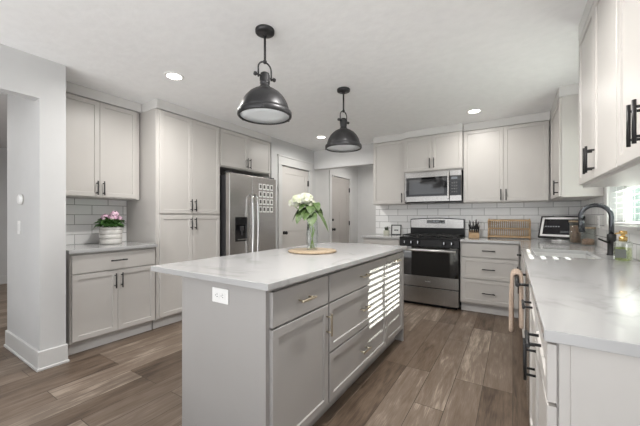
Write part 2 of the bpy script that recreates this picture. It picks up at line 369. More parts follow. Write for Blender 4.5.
# doors
def panel_door(name, y0, y1, z1, m, label, knob_y, hinge_y, hz, bolt=False):
    Wd = y1-y0-.008; b = MB(); t = .036
    b.box(0, Wd, .006, t, 0, z1-.012)
    st = .115
    for q in ((0, st), (Wd-st, Wd)): b.box(q[0], q[1], 0, .006, 0, z1-.012)
    for z0_, z1_ in ((0, .22), (.95, 1.08) if not bolt else (1.30, 1.42), (z1-.13, z1-.012)): b.box(st, Wd-st, 0, .006, z0_, z1_)
    if bolt: b.box(Wd/2-.05, Wd/2+.05, 0, .006, .22, 1.30)
    o = struct(name, b, m, label, 'door', loc=(XC-.012, y0+.004, .006), rot=(0, 0, R(90)))
    k = MB().lathe([(0, 0), (.03, 0), (.03, .006), (.012, .01), (.011, .03), (.024, .036), (.029, .05), (.024, .064), (0, .068)], seg=20)
    kk = k.build('knob', BLACK, o, loc=(knob_y-y0, 0, .93), rot=(R(90), 0, 0))
    if bolt:
        MB().lathe([(0, 0), (.026, 0), (.026, .016), (.02, .02), (0, .02)], seg=20).build('deadbolt', BLACK, o, loc=(knob_y-y0, 0, 1.13), rot=(R(90), 0, 0))
    for z in hz:
        MB().cyl((0, -.012, -.05), (0, -.012, .05), .011, 10).box(-.012, .012, -.012, 0, -.05, .05).build('hinge', BLACK, o, loc=(hinge_y-y0, 0, z))
    return o
panel_door('door_1', D1[0], D1[1], D1[2], DOORP, 'off-white panelled closet door with a black knob beside the refrigerator', D1[0]+.075, D1[1]-.015, (.25, 1.0, 1.80))
panel_door('door_2', D2[0], D2[1], D2[2], MUDDOOR, 'panelled door with black deadbolt and knob in the far mudroom', D2[0]+.075, D2[1]-.015, (.25, 1.05, 1.80), True)
tag(MB().box(0, .022, 0, .03, 0, .055, .004).build('door_sensor', PLATE, loc=(XC+.019, D2[0]+.01, 2.02)), 'small white sensor at top of the far mudroom door', 'sensor')

# added pale backdrop toning down the window view, low enough to leave the sun clear
b = MB(); random.seed(3)
NX, NZ = 60, 8; V = {}
def hp(i, k, side):
    return (3.2+side*(.35+random.uniform(-.09, .09)), 3+i*.42+random.uniform(-.1, .1), .25*k*1.12+(random.uniform(-.08, .08) if k else 0))
L1 = [[b.bm.verts.new(hp(i, k, -1)) for k in range(NZ)] for i in range(NX)]
L2 = [[b.bm.verts.new(hp(i, k, 1)) for k in range(NZ)] for i in range(NX)]
fs = []
for i in range(NX-1):
    for k in range(NZ-1):
        fs.append(b.bm.faces.new((L1[i][k], L1[i+1][k], L1[i+1][k+1], L1[i][k+1]))); fs.append(b.bm.faces.new((L2[i][k], L2[i][k+1], L2[i+1][k+1], L2[i+1][k])))
    fs.append(b.bm.faces.new((L1[i][-1], L1[i+1][-1], L2[i+1][-1], L2[i][-1])))
for i in (0, NX-1):
    for k in range(NZ-1): fs.append(b.bm.faces.new((L1[i][k], L1[i][k+1], L2[i][k+1], L2[i][k])))
tag(b.build('added_backdrop', BACKDROP), 'added pale green hedge outside the sink window, seen through the blind', 'backdrop')
struct('floor_added_outside', MB().box(.9, 14, -2, 30, -.12, -.0), BACKDROP, 'added pale ground outside the sink window, toning down its view', 'ground')  # added surface that softens the glare outside the window

# ------------------------------------------------------------------ backsplashes
tag(MB().box(-1.93, -.0, YB-.009, YB-.001, .915, 1.384).box(0, XR-.011, YB-.009, YB-.001, .915, 1.384).build('tile_backsplash', TILEX),
    'white subway tile backsplash on the back wall behind the range', 'backsplash')
tag(MB().box(XR-.009, XR-.001, 1.0, WY0-.102, .915, 1.384).box(XR-.009, XR-.001, WY0-.102, WY1+.102, .915, WZ0-.046).box(XR-.009, XR-.001, WY1+.102, YB-.012, .915, 1.384).build('tile_backsplash', TILEY),
    'white subway tile backsplash along the window wall above the sink', 'backsplash')
tag(MB().box(XL+.001, XL+.009, 1.032, 1.787, .915, 1.384).build('tile_backsplash', TILEY), 'grey-grouted white tile backsplash behind the potted pink flowers', 'backsplash')

# ------------------------------------------------------------------ cabinets
def handle(parent, x, z, vert, L=.14, m=BLACK, r=.0058, so=.034, square=False):
    b = MB(); a = L*.34
    d = (lambda t, y: (0, y, t)) if vert else (lambda t, y: (t, y, 0))
    if square:
        if vert: b.box(-.005, .005, -so-.005, -so+.005, -L/2, L/2, .0015)
        else: b.box(-L/2, L/2, -so-.005, -so+.005, -.005, .005, .0015)
    else: b.cyl(d(-L/2, -so), d(L/2, -so), r, 10)
    for t in (-a, a): b.cyl(d(t, 0), d(t, -so), r*.85, 8)
    return b.build('handle', m, parent, loc=(x, 0, z))
def cabinet(name, label, loc, rz, Wd, D, z0, z1, fronts, m=CAB, toe=0, cat='cabinet', hm=BLACK, hsq=False, hl=.14, group=None, carc=None):
    t = thing(name, label, cat, loc, rz, group)
    b = MB()
    if carc: carc(b)
    else: b.box(0, Wd, .0005, D, z0, z1, .001)
    b.build('carcass', m, t)
    if toe: MB().box(.004, Wd-.004, .06, D, 0, toe).build('toe_kick', KICK if m is CAB else m, t)
    for kind, x0, x1, a, c, shaker, hs in fronts:
        o = MB().front(x1-x0, c-a, shaker=shaker).build(kind, m, t, loc=(x0, -.02, a))
        if hs: handle(o, hs[1]-x0, hs[2]-a, hs[0] == 'v', hs[3] if len(hs) > 3 else hl, hm, square=hsq)
    return t
G = .0015
def pair(x0, x1, z0, z1, hz, style=True):
    m = (x0+x1)/2
    return [('door', x0+.004, m-G, z0, z1, style, ('v', m-.028, hz)), ('door', m+G, x1-.004, z0, z1, style, ('v', m+.028, hz))]
# left wall (faces +X): local x = world Y
cabinet('wall_cabinet', 'white two-door wall cabinet above the potted pink flowers', (-3.48, 1.035, 0), R(90), .742, .305, 1.385, 2.34, pair(.0, .71, 1.395, 2.335, 1.48))
cabinet('base_cabinet', 'white base cabinet with one drawer under the potted pink flowers', (-3.18, 1.052, 0), R(90), .733, .60, .11, .883,
        [('drawer', .012, .722, .705, .865, False, ('h', .367, .79))] + pair(.008, .726, .125, .695, .60), toe=.11)
cabinet('pantry_cabinet', 'tall white four-door pantry cabinet left of the refrigerator', (-3.18, 1.792, 0), R(90), .822, .60, .11, 2.34,
        pair(.03, .818, .125, 1.215, 1.12) + pair(.03, .818, 1.235, 2.335, 1.33), toe=.11)
def fr(b):
    b.box(0, .965, .0005, .60, 1.845, 2.34).box(.945, .965, .0005, .60, 0, 1.845).box(0, .006, .0005, .60, 0, 1.845)
cabinet('refrigerator_cabinet', 'white two-door cabinet enclosing the top of the refrigerator', (-3.18, 2.617, 0), R(90), .965, .60, 1.845, 2.34, pair(.0, .955, 1.86, 2.335, 1.945), carc=fr)
# back wall (faces -Y)
cabinet('wall_cabinet', 'white single-door wall cabinet left of the microwave', (-1.85, 4.50, 0), 0, .503, .295, 1.385, 2.34, [('door', .004, .499, 1.395, 2.335, True, ('v', .46, 1.48))])
cabinet('wall_cabinet', 'short white two-door cabinet directly above the microwave', (-1.340, 4.445, 0), 0, .775, .35, 1.836, 2.34, pair(.0, .775, 1.85, 2.335, 1.945))
cabinet('wall_cabinet', 'wide white two-door wall cabinet right of the microwave', (-.562, 4.50, 0), 0, .93, .295, 1.385, 2.34, pair(.0, .925, 1.395, 2.335, 1.475))
cabinet('base_cabinet', 'white base cabinet left of the range, partly behind the island', (-1.905, 4.245, 0), 0, .562, .535, .11, .883,
        [('drawer', .008, .554, .705, .865, False, ('h', .281, .785)), ('door', .008, .554, .125, .695, True, ('v', .51, .60))], toe=.11)
cabinet('base_cabinet', 'white three-drawer base cabinet right of the range', (-.566, 4.245, 0), 0, .632, .535, .11, .883,
        [('drawer', .015, .622, .697, .865, False, ('h', .318, .782)), ('drawer', .015, .622, .430, .686, True, ('h', .318, .555)), ('drawer', .015, .622, .13, .419, True, ('h', .318, .262))], toe=.11)
# right wall (faces -X): local x = -world Y from loc
cabinet('wall_cabinet', 'white corner wall cabinet at the far side of the window', (.392, 4.478, 0), R(-90), .798, .300, 1.385, 2.34, [('door', .03, .790, 1.395, 2.335, True, ('v', .745, 1.48))])
cabinet('wall_cabinet', 'white two-door wall cabinet at the near side of the window', (.382, 2.58, 0), R(-90), .858, .310, 1.385, 2.34, pair(.0, .858, 1.40, 2.335, 1.50))
cabinet('wall_cabinet', 'nearest white wall cabinet at right edge with paired black handles', (.382, 1.72, 0), R(-90), .74, .310, 1.385, 2.34, pair(.0, .66, 1.40, 2.335, 1.50))
# sink run base cabinets (door faces at X=.074)
FX = .094
def endp(b):
    b.box(0, .955, .0005, .595, .11, .883, .001).box(.957, .967, .004, .595, .0, .883, .001).box(.9672, .972, .026, .595, .0, .883, .001)
cabinet('base_cabinet', 'white base cabinet at the near end of the sink counter', (FX, 1.935, 0), R(-90), .965, .595, .11, .883,
        [('drawer', .005, .480, .722, .870, True, ('h', .25, .795)), ('drawer', .485, .962, .722, .870, True, ('h', .72, .795)),
         ('door', .005, .480, .125, .712, True, ('v', .452, .635)), ('door', .485, .962, .125, .712, True, ('v', .513, .635))], toe=.11, carc=endp)
def hollow(b):
    Wd = 1.09
    b.box(0, Wd, .0005, .02, .11, .883).box(0, .018, .02, .595, .11, .883).box(Wd-.018, Wd, .02, .595, .11, .883).box(.018, Wd-.018, .02, .595, .11, .13)
cabinet('sink_cabinet', 'white sink base cabinet behind the hanging beige towel', (FX, 3.635, 0), R(-90), 1.09, .595, .11, .883,
        [('drawer', .008, 1.082, .722, .870, False, None)] + pair(.004, 1.086, .125, .712, .62), toe=.11, carc=hollow)
cabinet('corner_cabinet', 'white corner base cabinet between sink and drawers', (FX, 4.22, 0), R(-90), .58, .595, .11, .883,
        [('drawer', .03, .575, .722, .870, False, ('h', .40, .795)), ('door', .03, .575, .125, .712, True, ('v', .53, .62))], toe=.11)

# ------------------------------------------------------------------ island
isl = thing('kitchen_island', 'grey kitchen island with brushed metal pulls standing on the wood floor', 'island', (-.91, 1.0, 0), R(90))
LI = 1.925
MB().box(0, LI, .0005, .61, .11, .883, .0015).box(-.004, .0005, -.001, .012, 0, .883).box(0, .019, .004, .61, 0, .11).box(LI-.019, LI, -.018, .61, 0, .11).box(LI-.022, LI, -.018, 0, .11, .883, .001).build('carcass', ISL, isl)
MB().box(.02, LI-.02, .06, .60, 0, .109).build('toe_kick', ISL, isl)
for kind, x0, x1, a, c, sh, hs in (
    ('drawer', .020, .497, .705, .862, False, ('h', .258, .785, .125)), ('door', .020, .497, .125, .695, True, ('v', .478, .59, .125)),
    ('drawer', .512, 1.440, .705, .862, False, ('h', .976, .785, .125)), ('drawer', .512, 1.440, .415, .695, True, ('h', .976, .555, .125)), ('drawer', .512, 1.440, .125, .405, True, ('h', .976, .265, .125)),
    ('door', 1.452, 1.895, .125, .862, True, ('h', 1.674, .805, .125))):
    o = MB().front(x1-x0, c-a, shaker=sh).build(kind, ISL, isl, loc=(x0, -.02, a))
    handle(o, hs[1]-x0, hs[2]-a, hs[0] == 'v', hs[3], BRASS, square=True)
op = MB().box(-.0045, 0, -.058, .058, -.036, .036, .0015).build('outlet', PLATE, isl, loc=(-.001, .295, .812))
for dy in (-.02, .02):
    b = MB().box(-.006, -.0044, dy-.017, dy+.017, -.014, .014, .001)
    for dz in (-.006, .006): b.box(-.0066, -.0058, dy-.006, dy+.003, dz-.0012, dz+.0012, 0, 1)
    b.box(-.0066, -.0058, dy+.007, dy+.011, -.002, .002, 0, 1).build('socket', [PLATE, DARK], op)

# ------------------------------------------------------------------ countertops
def slab(xs, ys, inside, z0=.884, z1=.914):
    b = MB(); V = {}
    g = lambda i, j: V.setdefault((i, j), b.bm.verts.new((xs[i], ys[j], z1))) if (i, j) not in V else V[(i, j)]
    fs = [b.bm.faces.new((g(i, j), g(i+1, j), g(i+1, j+1), g(i, j+1))) for i in range(len(xs)-1) for j in range(len(ys)-1) if inside((xs[i]+xs[i+1])/2, (ys[j]+ys[j+1])/2)]
    r = bmesh.ops.extrude_face_region(b.bm, geom=fs)
    bmesh.ops.translate(b.bm, vec=(0, 0, z0-z1), verts=[v for v in r['geom'] if isinstance(v, bmesh.types.BMVert)])
    bmesh.ops.recalc_face_normals(b.bm, faces=b.bm.faces)
    es = [e for e in b.bm.edges if len(e.link_faces) == 2 and e.calc_face_angle(0) > .5]
    bmesh.ops.bevel(b.bm, geom=es, offset=.003, segments=2, affect='EDGES', profile=.5)
    return b
tag(slab([-1.76, -.866], [.962, 2.95], lambda x, y: True).build('countertop', QUARTZ), 'white quartz countertop of the grey island with faint grey veins', 'countertop')
tag(slab([XL+.002, -3.135], [1.034, 1.788], lambda x, y: True).build('countertop', QUARTZ), 'short white countertop under the potted pink flowers', 'countertop')
tag(slab([-1.915, -1.341], [4.20, YB-.01], lambda x, y: True).build('countertop', QUARTZ), 'short white countertop left of the range under the small framed print', 'countertop')
SX0, SX1, SY0, SY1 = .145, .515, 2.72, 3.32
tag(slab([-.566, .066, SX0, SX1, XR-.01], [.943, SY0, SY1, 4.20, YB-.01], lambda x, y: (y > 4.2 or x > .066) and not (SX0 < x < SX1 and SY0 < y < SY1)).build('countertop', QUARTZ),
    'L-shaped white quartz countertop around the sink at the right', 'countertop')
sk = thing('kitchen_sink', 'pale undermount sink set into the right countertop below the faucet', 'sink', ((SX0+SX1)/2, (SY0+SY1)/2, .68))
hx, hy = (SX1-SX0)/2, (SY1-SY0)/2
b = MB()
b.box(-hx-.012, -hx, -hy-.012, hy+.012, 0, .203).box(hx, hx+.012, -hy-.012, hy+.012, 0, .203).box(-hx, hx, -hy-.012, -hy, 0, .203).box(-hx, hx, hy, hy+.012, 0, .203).box(-hx, hx, -hy, hy, 0, .012)
b.build('basin', SINKM, sk)
MB().lathe([(.0, .014), (.03, .014), (.045, .018), (.05, .0125), (.0, .0125)], seg=24).build('drain', CHROME, sk)

# ------------------------------------------------------------------ refrigerator
rf = thing('refrigerator', 'stainless side-by-side refrigerator with ice dispenser beside the pantry', 'refrigerator', (-3.10, 2.645, 0), R(90))
Wf = .895
MB().box(.004, Wf-.004, .0, .64, .03, 1.74, .004).box(.02, Wf-.02, .02, .6, 0, .03).build('body', DARK, rf)
for nm, a, c in (('freezer_door', 0, .398), ('refrigerator_door', .404, Wf)):
    d = MB().box(0, c-a, -.075, -.002, .06, 1.762, .008, seg=3).build('door', STEEL, rf, loc=(a, 0, 0))
    hxp = (c-a-.045) if a == 0 else .045
    pts = [(hxp, -.075, .56), (hxp, -.125, .60)] + [(hxp, -.125-.014*math.sin(math.pi*i/8), .60+.86*i/8) for i in range(1, 8)] + [(hxp, -.125, 1.46), (hxp, -.075, 1.50)]
    MB().tube(pts, .0145, 12).build('handle', CHROME, d)
    if a == 0:
        p = MB().box(.095, .305, -.0775, -.0745, .875, 1.195, .002).box(.11, .29, -.079, -.0765, 1.095, 1.175, 0, 1).box(.12, .28, -.0765, -.0755, .905, 1.065, 0, 2)
        dp = p.build('dispenser', [BGLASS, BLK, DARK], d)
        MB().box(.17, .23, -.10, -.077, 1.015, 1.075, .004).box(.185, .215, -.094, -.078, .955, 1.015, .003).build('spout', DARK, dp)
        MB().box(.12, .28, -.10, -.078, .895, .907, .002).build('drip_tray', STEELH, dp)
for q in (.01, Wf-.07): MB().box(q, q+.06, -.05, .02, 1.7635, 1.785, .004).build('hinge_cover', DARK, rf)
rows = ('top', 'second', 'third', 'bottom'); colsn = ('first', 'second', 'third', 'last')
for r_ in range(4):
    for c_ in range(4):
        y = 2.645+.404+.155+c_*.078; z = 1.625-r_*.107
        b = MB().box(0, .003, -.031, .031, -.043, .043, .0006).box(.0029, .0036, -.018, .018, -.022, .026, 0, 1)
        tag(b.build('photo_magnet', [PLATE, PHOTO], loc=(-3.10+.0755, y, z)),
            'white-bordered photo magnet on the refrigerator, %s in the %s row' % (colsn[c_], rows[r_]), 'magnet', 'photo magnets on the refrigerator door')

# ------------------------------------------------------------------ range
rg = thing('gas_range', 'stainless and black gas range between the back base cabinets', 'range', (-1.333, 4.215, 0), 0)
Wr = .758
MB().box(0, Wr, .0, .565, .03, .895, .002).box(.03, Wr-.03, .05, .5, 0, .03).build('body', BLK, rg)
ct = MB().box(-.002, Wr+.002, -.03, .50, .896, .920, .004).build('cooktop', BLK, rg)
for gx in (.03, .27, .51):
    b = MB(); w_ = .22
    for q in (0, w_/2, w_): b.box(gx+q-.006, gx+q+.006, .03, .46, .938, .952, .002)
    for q in (.03, .14, .245, .35, .46): b.box(gx-.006, gx+w_+.006, q-.006, q+.006, .938, .952, .002)
    for q in (0, w_):
        for p in (.03, .46): b.box(gx+q-.006, gx+q+.006, p-.006, p+.006, .9205, .938)
    b.build('grate', CASTIRON, ct)
for bx_, by_ in ((.14, .13), (.14, .36), (.38, .245), (.62, .13), (.62, .36)):
    MB().lathe([(0, .0), (.045, 0), (.045, .008), (.03, .012), (0, .013)], (bx_, by_, .9205), 20).build('burner', CASTIRON, ct)
b = MB(); M_ = Matrix.Translation((0, -.03, .80)) @ Matrix.Rotation(R(-8), 4, 'X')
b.box(-.001, Wr+.001, 0, .03, 0, .098, .003, M=M_); cp = b.build('control_panel', BLK, rg)
for kx in (.075, .165, .255, .585, .675):
    k = MB().lathe([(0, 0), (.024, 0), (.024, .006), (.018, .010), (.017, .03), (.013, .033), (0, .033)], seg=20, mi=0).box(-.0035, .0035, -.017, .017, .030, .038, .001, 1)
    k.build('knob', [BLK, CHROME], cp, loc=(kx, -.024, .85), rot=(R(82), 0, 0))
dr = MB().box(.003, Wr-.003, -.035, -.001, .41, .795, .003).build('oven_door', OVENG, rg)
MB().box(.003, Wr-.003, -.036, -.001, .265, .409, .003).build('door_panel', STEELH, dr)
b = MB().tube([(.03, -.083, .755), (Wr-.03, -.083, .755)], .0165, 12)
for q in (.05, Wr-.05): b.box(q-.012, q+.012, -.083, -.0355, .745, .765, .002)
b.build('handle', SATIN, dr)
MB().box(Wr/2-.035, Wr/2+.035, -.0373, -.0355, .333, .345, .0004).build('badge', CHROME, dr)
MB().box(.003, Wr-.003, -.034, -.001, .045, .255, .004).build('storage_drawer', STEELH, rg)
# back guard with gently arched top
b = MB(); n = 16; vs = []
def guard(b, x0, x1, y0, y1, z0, zt, arch, mi):
    top = [(x0+(x1-x0)*i/n, zt+arch*math.sin(math.pi*i/n)) for i in range(n+1)]
    prof = [(x0, z0)] + top + [(x1, z0)]
    A = [b.bm.verts.new((x, y0, z)) for x, z in prof]; B = [b.bm.verts.new((x, y1, z)) for x, z in prof]
    fs = [b.bm.faces.new(A), b.bm.faces.new(B[::-1])]
    for i in range(len(prof)): j = (i+1) % len(prof); fs.append(b.bm.faces.new((A[i], B[i], B[j], A[j])))
    b._mi(fs, mi)
guard(b, 0, Wr, .508, .565, .90, 1.165, .018, 0); guard(b, .012, Wr-.012, .500, .509, 1.035, 1.155, .016, 1)
bgd = b.build('back_guard', [BLK, STEELH], rg)
b = MB().box(.245, .50, .496, .501, 1.10, 1.150, .001)
dsp = b.build('display', BGLASS, bgd)
b = MB()
for x in (.335, .352, .382, .399): b.box(x, x+.011, .4952, .4961, 1.122, 1.141)
b.box(.371, .374, .4952, .4961, 1.127, 1.130).box(.371, .374, .4952, .4961, 1.134, 1.137)
for x in (.26, .28, .30, .43, .45, .47): b.box(x, x+.012, .4952, .4961, 1.110, 1.114)
b.build('clock_digits', CLOCK, dsp)

# ------------------------------------------------------------------ microwave
mw = thing('microwave', 'stainless over-the-range microwave with black glass door', 'microwave', (-1.333, 4.462, 1.412), 0)
MB().box(0, Wr, .0, .325, 0, .42, .002).build('body', DARK, mw)
d = MB().box(.001, .605, -.026, -.001, .0, .42, .003, 0).build('door', STEELH, mw)
gl = MB().box(.018, .604, -.0285, -.0255, .075, .345, .001).build('window_glass', BGLASS, d)
MB().box(.06, .54, -.0292, -.028, .105, .315, .001).build('viewing_window', mat('smoked_glass', (.035, .035, .037), .06, 0, .9), gl)
MB().box(.585, .603, -.062, -.048, .03, .39, .004).box(.587, .601, -.05, -.026, .05, .07).box(.587, .601, -.05, -.026, .35, .37).build('handle', STEEL, d)
cpn = MB().box(.608, Wr-.001, -.026, -.001, 0, .42, .003).build('control_panel', STEELH, mw)
k = MB().box(.611, Wr-.004, -.0285, -.0255, .075, .345, .001).build('keypad', BGLASS, cpn)
b = MB().box(.63, .705, -.0292, -.0283, .295, .325)
b.build('clock', CLOCK, k); b = MB()
for i in range(4):
    for j in range(3): b.box(.632+j*.027, .650+j*.027, -.0290, -.0283, .115+i*.04, .135+i*.04)
b.build('keys', mat('keypad_print', (.09, .09, .09), .4), k)
MB().box(.02, Wr-.02, .01, .34, -.012, -.0005).build('vent_grille', BLK, mw)

# ------------------------------------------------------------------ dishwasher
dw = thing('dishwasher', 'stainless dishwasher under the sink counter with a towel on its handle', 'dishwasher', (FX, 2.538, 0), R(-90))
MB().box(.003, .597, .0, .58, .10, .87).box(.02, .58, .05, .55, 0, .10).build('body', DARK, dw)
d = MB().box(.003, .597, -.022, -.001, .12, .87, .004).build('door', STEEL, dw)
b = MB().cyl((.03, -.072, .805), (.46, -.072, .805), .0105, 12)
for q in (.06, .43): b.cyl((q, -.072, .805), (q, -.022, .805), .008, 8)
b.build('handle', BLACK, d)

# ------------------------------------------------------------------ pendant lights
def pendant(label, loc):
    t = thing('pendant_light', label, 'pendant light', loc, R(75), 'dome pendant lights over the island')
    MB().lathe([(0, 0), (.062, 0), (.064, -.006), (.062, -.022), (.05, -.028), (.014, -.030), (.012, -.045), (0, -.045)], seg=32).build('canopy', GUN, t)
    MB().cyl((0, 0, -.04), (0, 0, -.215), .0075, 12).sphere((0, 0, -.213), .014).build('rod', GUN, t)
    arc = [(0.050*math.cos(a), 0, -.262+.047*math.sin(a)) for a in [math.pi*i/14 for i in range(15)]]
    b = MB().tube([(.050, 0, -.325)] + arc + [(-.050, 0, -.325)], .0055, 10)
    b.build('yoke', GUN, t)
    for s in (-1, 1):
        MB().cyl((s*.030, 0, -.312), (s*.070, 0, -.312), .006, 10).cyl((s*.066, 0, -.312), (s*.080, 0, -.312), .0125, 14).build('knob', GUN, t)
    b = MB().lathe([(0, -.285), (.020, -.285), (.030, -.292), (.031, -.300), (.031, -.345), (.033, -.352), (.033, -.358), (.030, -.360), (.030, -.372), (.036, -.378), (.036, -.392)], seg=28)
    for i in range(10):
        a = i*math.pi/5; b.box(-.004, .004, .0295, .034, -.344, -.302, .001, M=Matrix.Rotation(a, 4, 'Z'))
    b.build('socket_housing', GUN, t)
    b = MB()
    prof = [(.034, -.385), (.045, -.391), (.072, -.403), (.102, -.424), (.130, -.455), (.150, -.491), (.160, -.524), (.163, -.545)]
    inner = [(r-.003, z-.003) for r, z in prof][::-1]
    b.lathe(prof + inner, seg=48).build('shade', GUN, t)
    b = MB().lathe([(.164, -.543), (.175, -.546), (.178, -.551), (.178, -.575), (.174, -.580), (.164, -.580), (.162, -.575), (.162, -.547), (.164, -.543)], seg=48)
    for i in range(3):
        a = i*2*math.pi/3+.4; b.box(-.008, .008, .178, .185, -.578, -.554, .002, M=Matrix.Rotation(a, 4, 'Z'))
    b.build('rim', GUN, t)
    MB().lathe([(0, -.564), (.08, -.566), (.1615, -.570), (.1615, -.573), (.08, -.571), (0, -.5685)], seg=40).build('lens', LENS, t)
    return t
p1 = pendant('black dome pendant lamp over near end of the island', (-1.395, 1.52, H))
dup(p1, (-1.395, 2.635, H), R(80), 'black dome pendant lamp over far end of the island')

# ------------------------------------------------------------------ recessed lights
def downlight(label, x, y, watts=None):
    t = thing('ceiling_light', label, 'ceiling light', (x, y, H), 0, 'recessed ceiling lights')
    MB().lathe([(.062, 0), (.082, 0), (.083, -.003), (.078, -.006), (.062, -.007), (.062, 0)], seg=32).build('trim_ring', PLATE, t)
    MB().lathe([(0, -.001), (.0615, -.001), (.0615, -.005), (0, -.005)], seg=32).build('diffuser', EMIT, t)
    l = bpy.data.lights.new('downlight', 'AREA'); l.shape = 'DISK'; l.size = .12; l.spread = R(165); l.energy = watts or CEILING_WATTS; l.color = (1, .97, .93)
    o = bpy.data.objects.new('lamp', l); COL.objects.link(o); o.parent = t; o.location = (0, 0, -.012)
    return t
downlight('round recessed ceiling light above the pantry side, left of the near pendant', -2.525, 1.587, 9)
downlight('round recessed ceiling light above the range and drawers', -.384, 3.993, 3.4)
downlight('round recessed ceiling light near the closet door, behind the far pendant', -2.52, 4.02, 6)

downlight('round recessed ceiling light over the aisle between island and sink counter', -.56, 1.587, 16)
downlight('added unseen fill light inside the mudroom beyond the passage', -2.45, 5.8, 5.5)  # out of view, added to brighten the dark mudroom

downlight('added unseen fill light in the next room at the far left', -5.5, .3, 16)  # unseen light added to lift the dim adjoining room

# ------------------------------------------------------------------ faucet, soap, jars
fc = thing('kitchen_faucet', 'black gooseneck faucet standing behind the sink', 'faucet', (.615, 3.05, .914), 0)
MB().lathe([(0, 0), (.028, 0), (.029, .006), (.024, .012), (.023, .10), (.0265, .104), (.0265, .15), (.019, .158), (0, .158)], seg=24).build('base', BLACK, fc)
arc = [(-.088+.088*math.cos(a), 0, .282+.088*math.sin(a)) for a in [math.pi*i/18*1.06 for i in range(19)]]
MB().tube([(0, 0, .15), (0, 0, .22)] + arc, .0155, 14).build('spout', DARKMET, fc)
e_ = Vector(arc[-1]); d_ = (Vector(arc[-1])-Vector(arc[-2])).normalized()
MB().tube([e_, e_+d_*.03, e_+d_*.1], .018, 14, radii=[.015, .019, .020]).build('spray_head', DARKMET, fc)
MB().tube([(-.02, -.02, .095), (-.05, -.05, .105), (-.085, -.075, .122)], .006, 10, radii=[.010, .007, .006]).build('lever', BLACK, fc)
sb = thing('soap_bottle', 'clear soap bottle with gold pump and green soap near the window', 'soap bottle', (.592, 2.665, .9145), R(-35))
MB().box(-.041, .041, -.03, .03, 0, .128, .016, seg=4).build('bottle', SGLASS, sb)
MB().box(-.036, .036, -.026, .026, .004, .088, .010, seg=2).build('soap', SOAP, sb)
MB().box(-.028, .028, -.0315, -.0305, .022, .078).build('bottle_label', mat('dark_label', (.13, .14, .13), .5), sb)
b = MB().lathe([(0, .128), (.020, .128), (.021, .154), (.014, .158), (.010, .160), (.010, .170), (.019, .172), (.019, .192), (0, .194)], seg=20)
b.tube([(0, 0, .175), (-.025, 0, .177), (-.040, 0, .172)], .005, 10).build('pump', GOLD, sb)
def jar(label, x, y, r, h, fill_h, fm):
    t = thing('glass_jar', label, 'jar', (x, y, .9145), .3, 'glass jars in the counter corner')
    MB().lathe([(0, 0), (r-.004, 0), (r, .006), (r, h), (r-.004, h), (r-.004, .008), (0, .008)], seg=28).build('jar_body', GLASS, t)
    b = MB().lathe([(0, .009), (r-.006, .009), (r-.006, fill_h), (r*.5, fill_h+.006), (0, fill_h+.01)], seg=28)
    b.build('contents', fm, t)
    MB().lathe([(0, h+.0005), (r+.003, h+.0005), (r+.004, h+.012), (r, h+.016), (0, h+.016)], seg=28).build('lid', TRAYW, t)
    return t
jar('tall glass jar of coffee beans with bamboo lid beside the display', .565, 4.20, .054, .225, .185, COFFEE)
jar('wide shorter glass jar part filled with brown nuts, behind the faucet', .628, 3.96, .055, .165, .06, NUTS)

# ------------------------------------------------------------------ smart display, dish rack, knife block
sd = thing('smart_display', 'black tilted smart display with white inner border on the corner counter', 'display', (.442, 4.445, .9145), R(-26))
Mt = Matrix.Translation((0, 0, .022)) @ Matrix.Rotation(R(-20), 4, 'X') @ Matrix.Diagonal((1, 1, 1.1, 1))
MB().box(-.212, .212, 0, .022, .012, .262, .004, M=Mt).build('frame', BLACK, sd)
MB().box(-.192, .192, -.0015, .0, .030, .245, .0, M=Mt).build('mat_border', PLATE, sd)
sc_ = MB().box(-.168, .168, -.003, -.0014, .052, .224, 0, M=Mt).build('screen', SCREEN, sd)
b = MB()
for i in range(6): b.box(-.15+i*.026, -.134+i*.026, -.0036, -.0029, .135, .147, 0, M=Mt)
b.build('screen_text', SCRTXT, sc_)
MB().box(.01, .15, -.0036, -.0029, .075, .078, 0, M=Mt).box(.01, .11, -.0036, -.0029, .088, .091, 0, M=Mt).build('screen_line', SCRTXT, sc_)
MB().lathe([(0, 0), (.075, 0), (.078, .005), (.07, .012), (0, .014)], (0, .075, 0), 28, rx=1.3).box(-.02, .02, .03, .10, .012, .10, .004).build('stand', PLATE, sd)

rk = thing('dish_rack', 'bamboo two-tier dish drying rack against the tiled back wall', 'dish rack', (-.045, 4.62, .9145), 0)
def bar(b, p, q, r=.0075, seg=8): b.tube([p, q], r, seg)
b = MB(); w2 = .225
for s in (-1, 1):
    bar(b, (s*w2, -.085, .004), (s*w2, .055, .255), .009); bar(b, (s*w2, .10, .004), (s*w2, -.065, .235), .009)
b.build('side_frame', BAMBOO, rk)
for nm, pts in (('rail', ((-.065, .235), (.045, .240), (-.012, .130), (.020, .128), (-.078, .028), (.088, .028))),):
    for y, z in pts: MB().box(-w2-.006, w2+.006, y-.006, y+.006, z-.010, z+.010, .002).build(nm, BAMBOO, rk)
for i in range(19):
    x = -w2+.02+i*(2*w2-.04)/18
    MB().cyl((x, -.065, .23), (x, .018, .125), .0042, 6).cyl((x, .045, .235), (x, -.012, .128), .0042, 6).cyl((x, -.012, .125), (x, -.078, .03), .0042, 6).build('dowel', BAMBOO, rk)

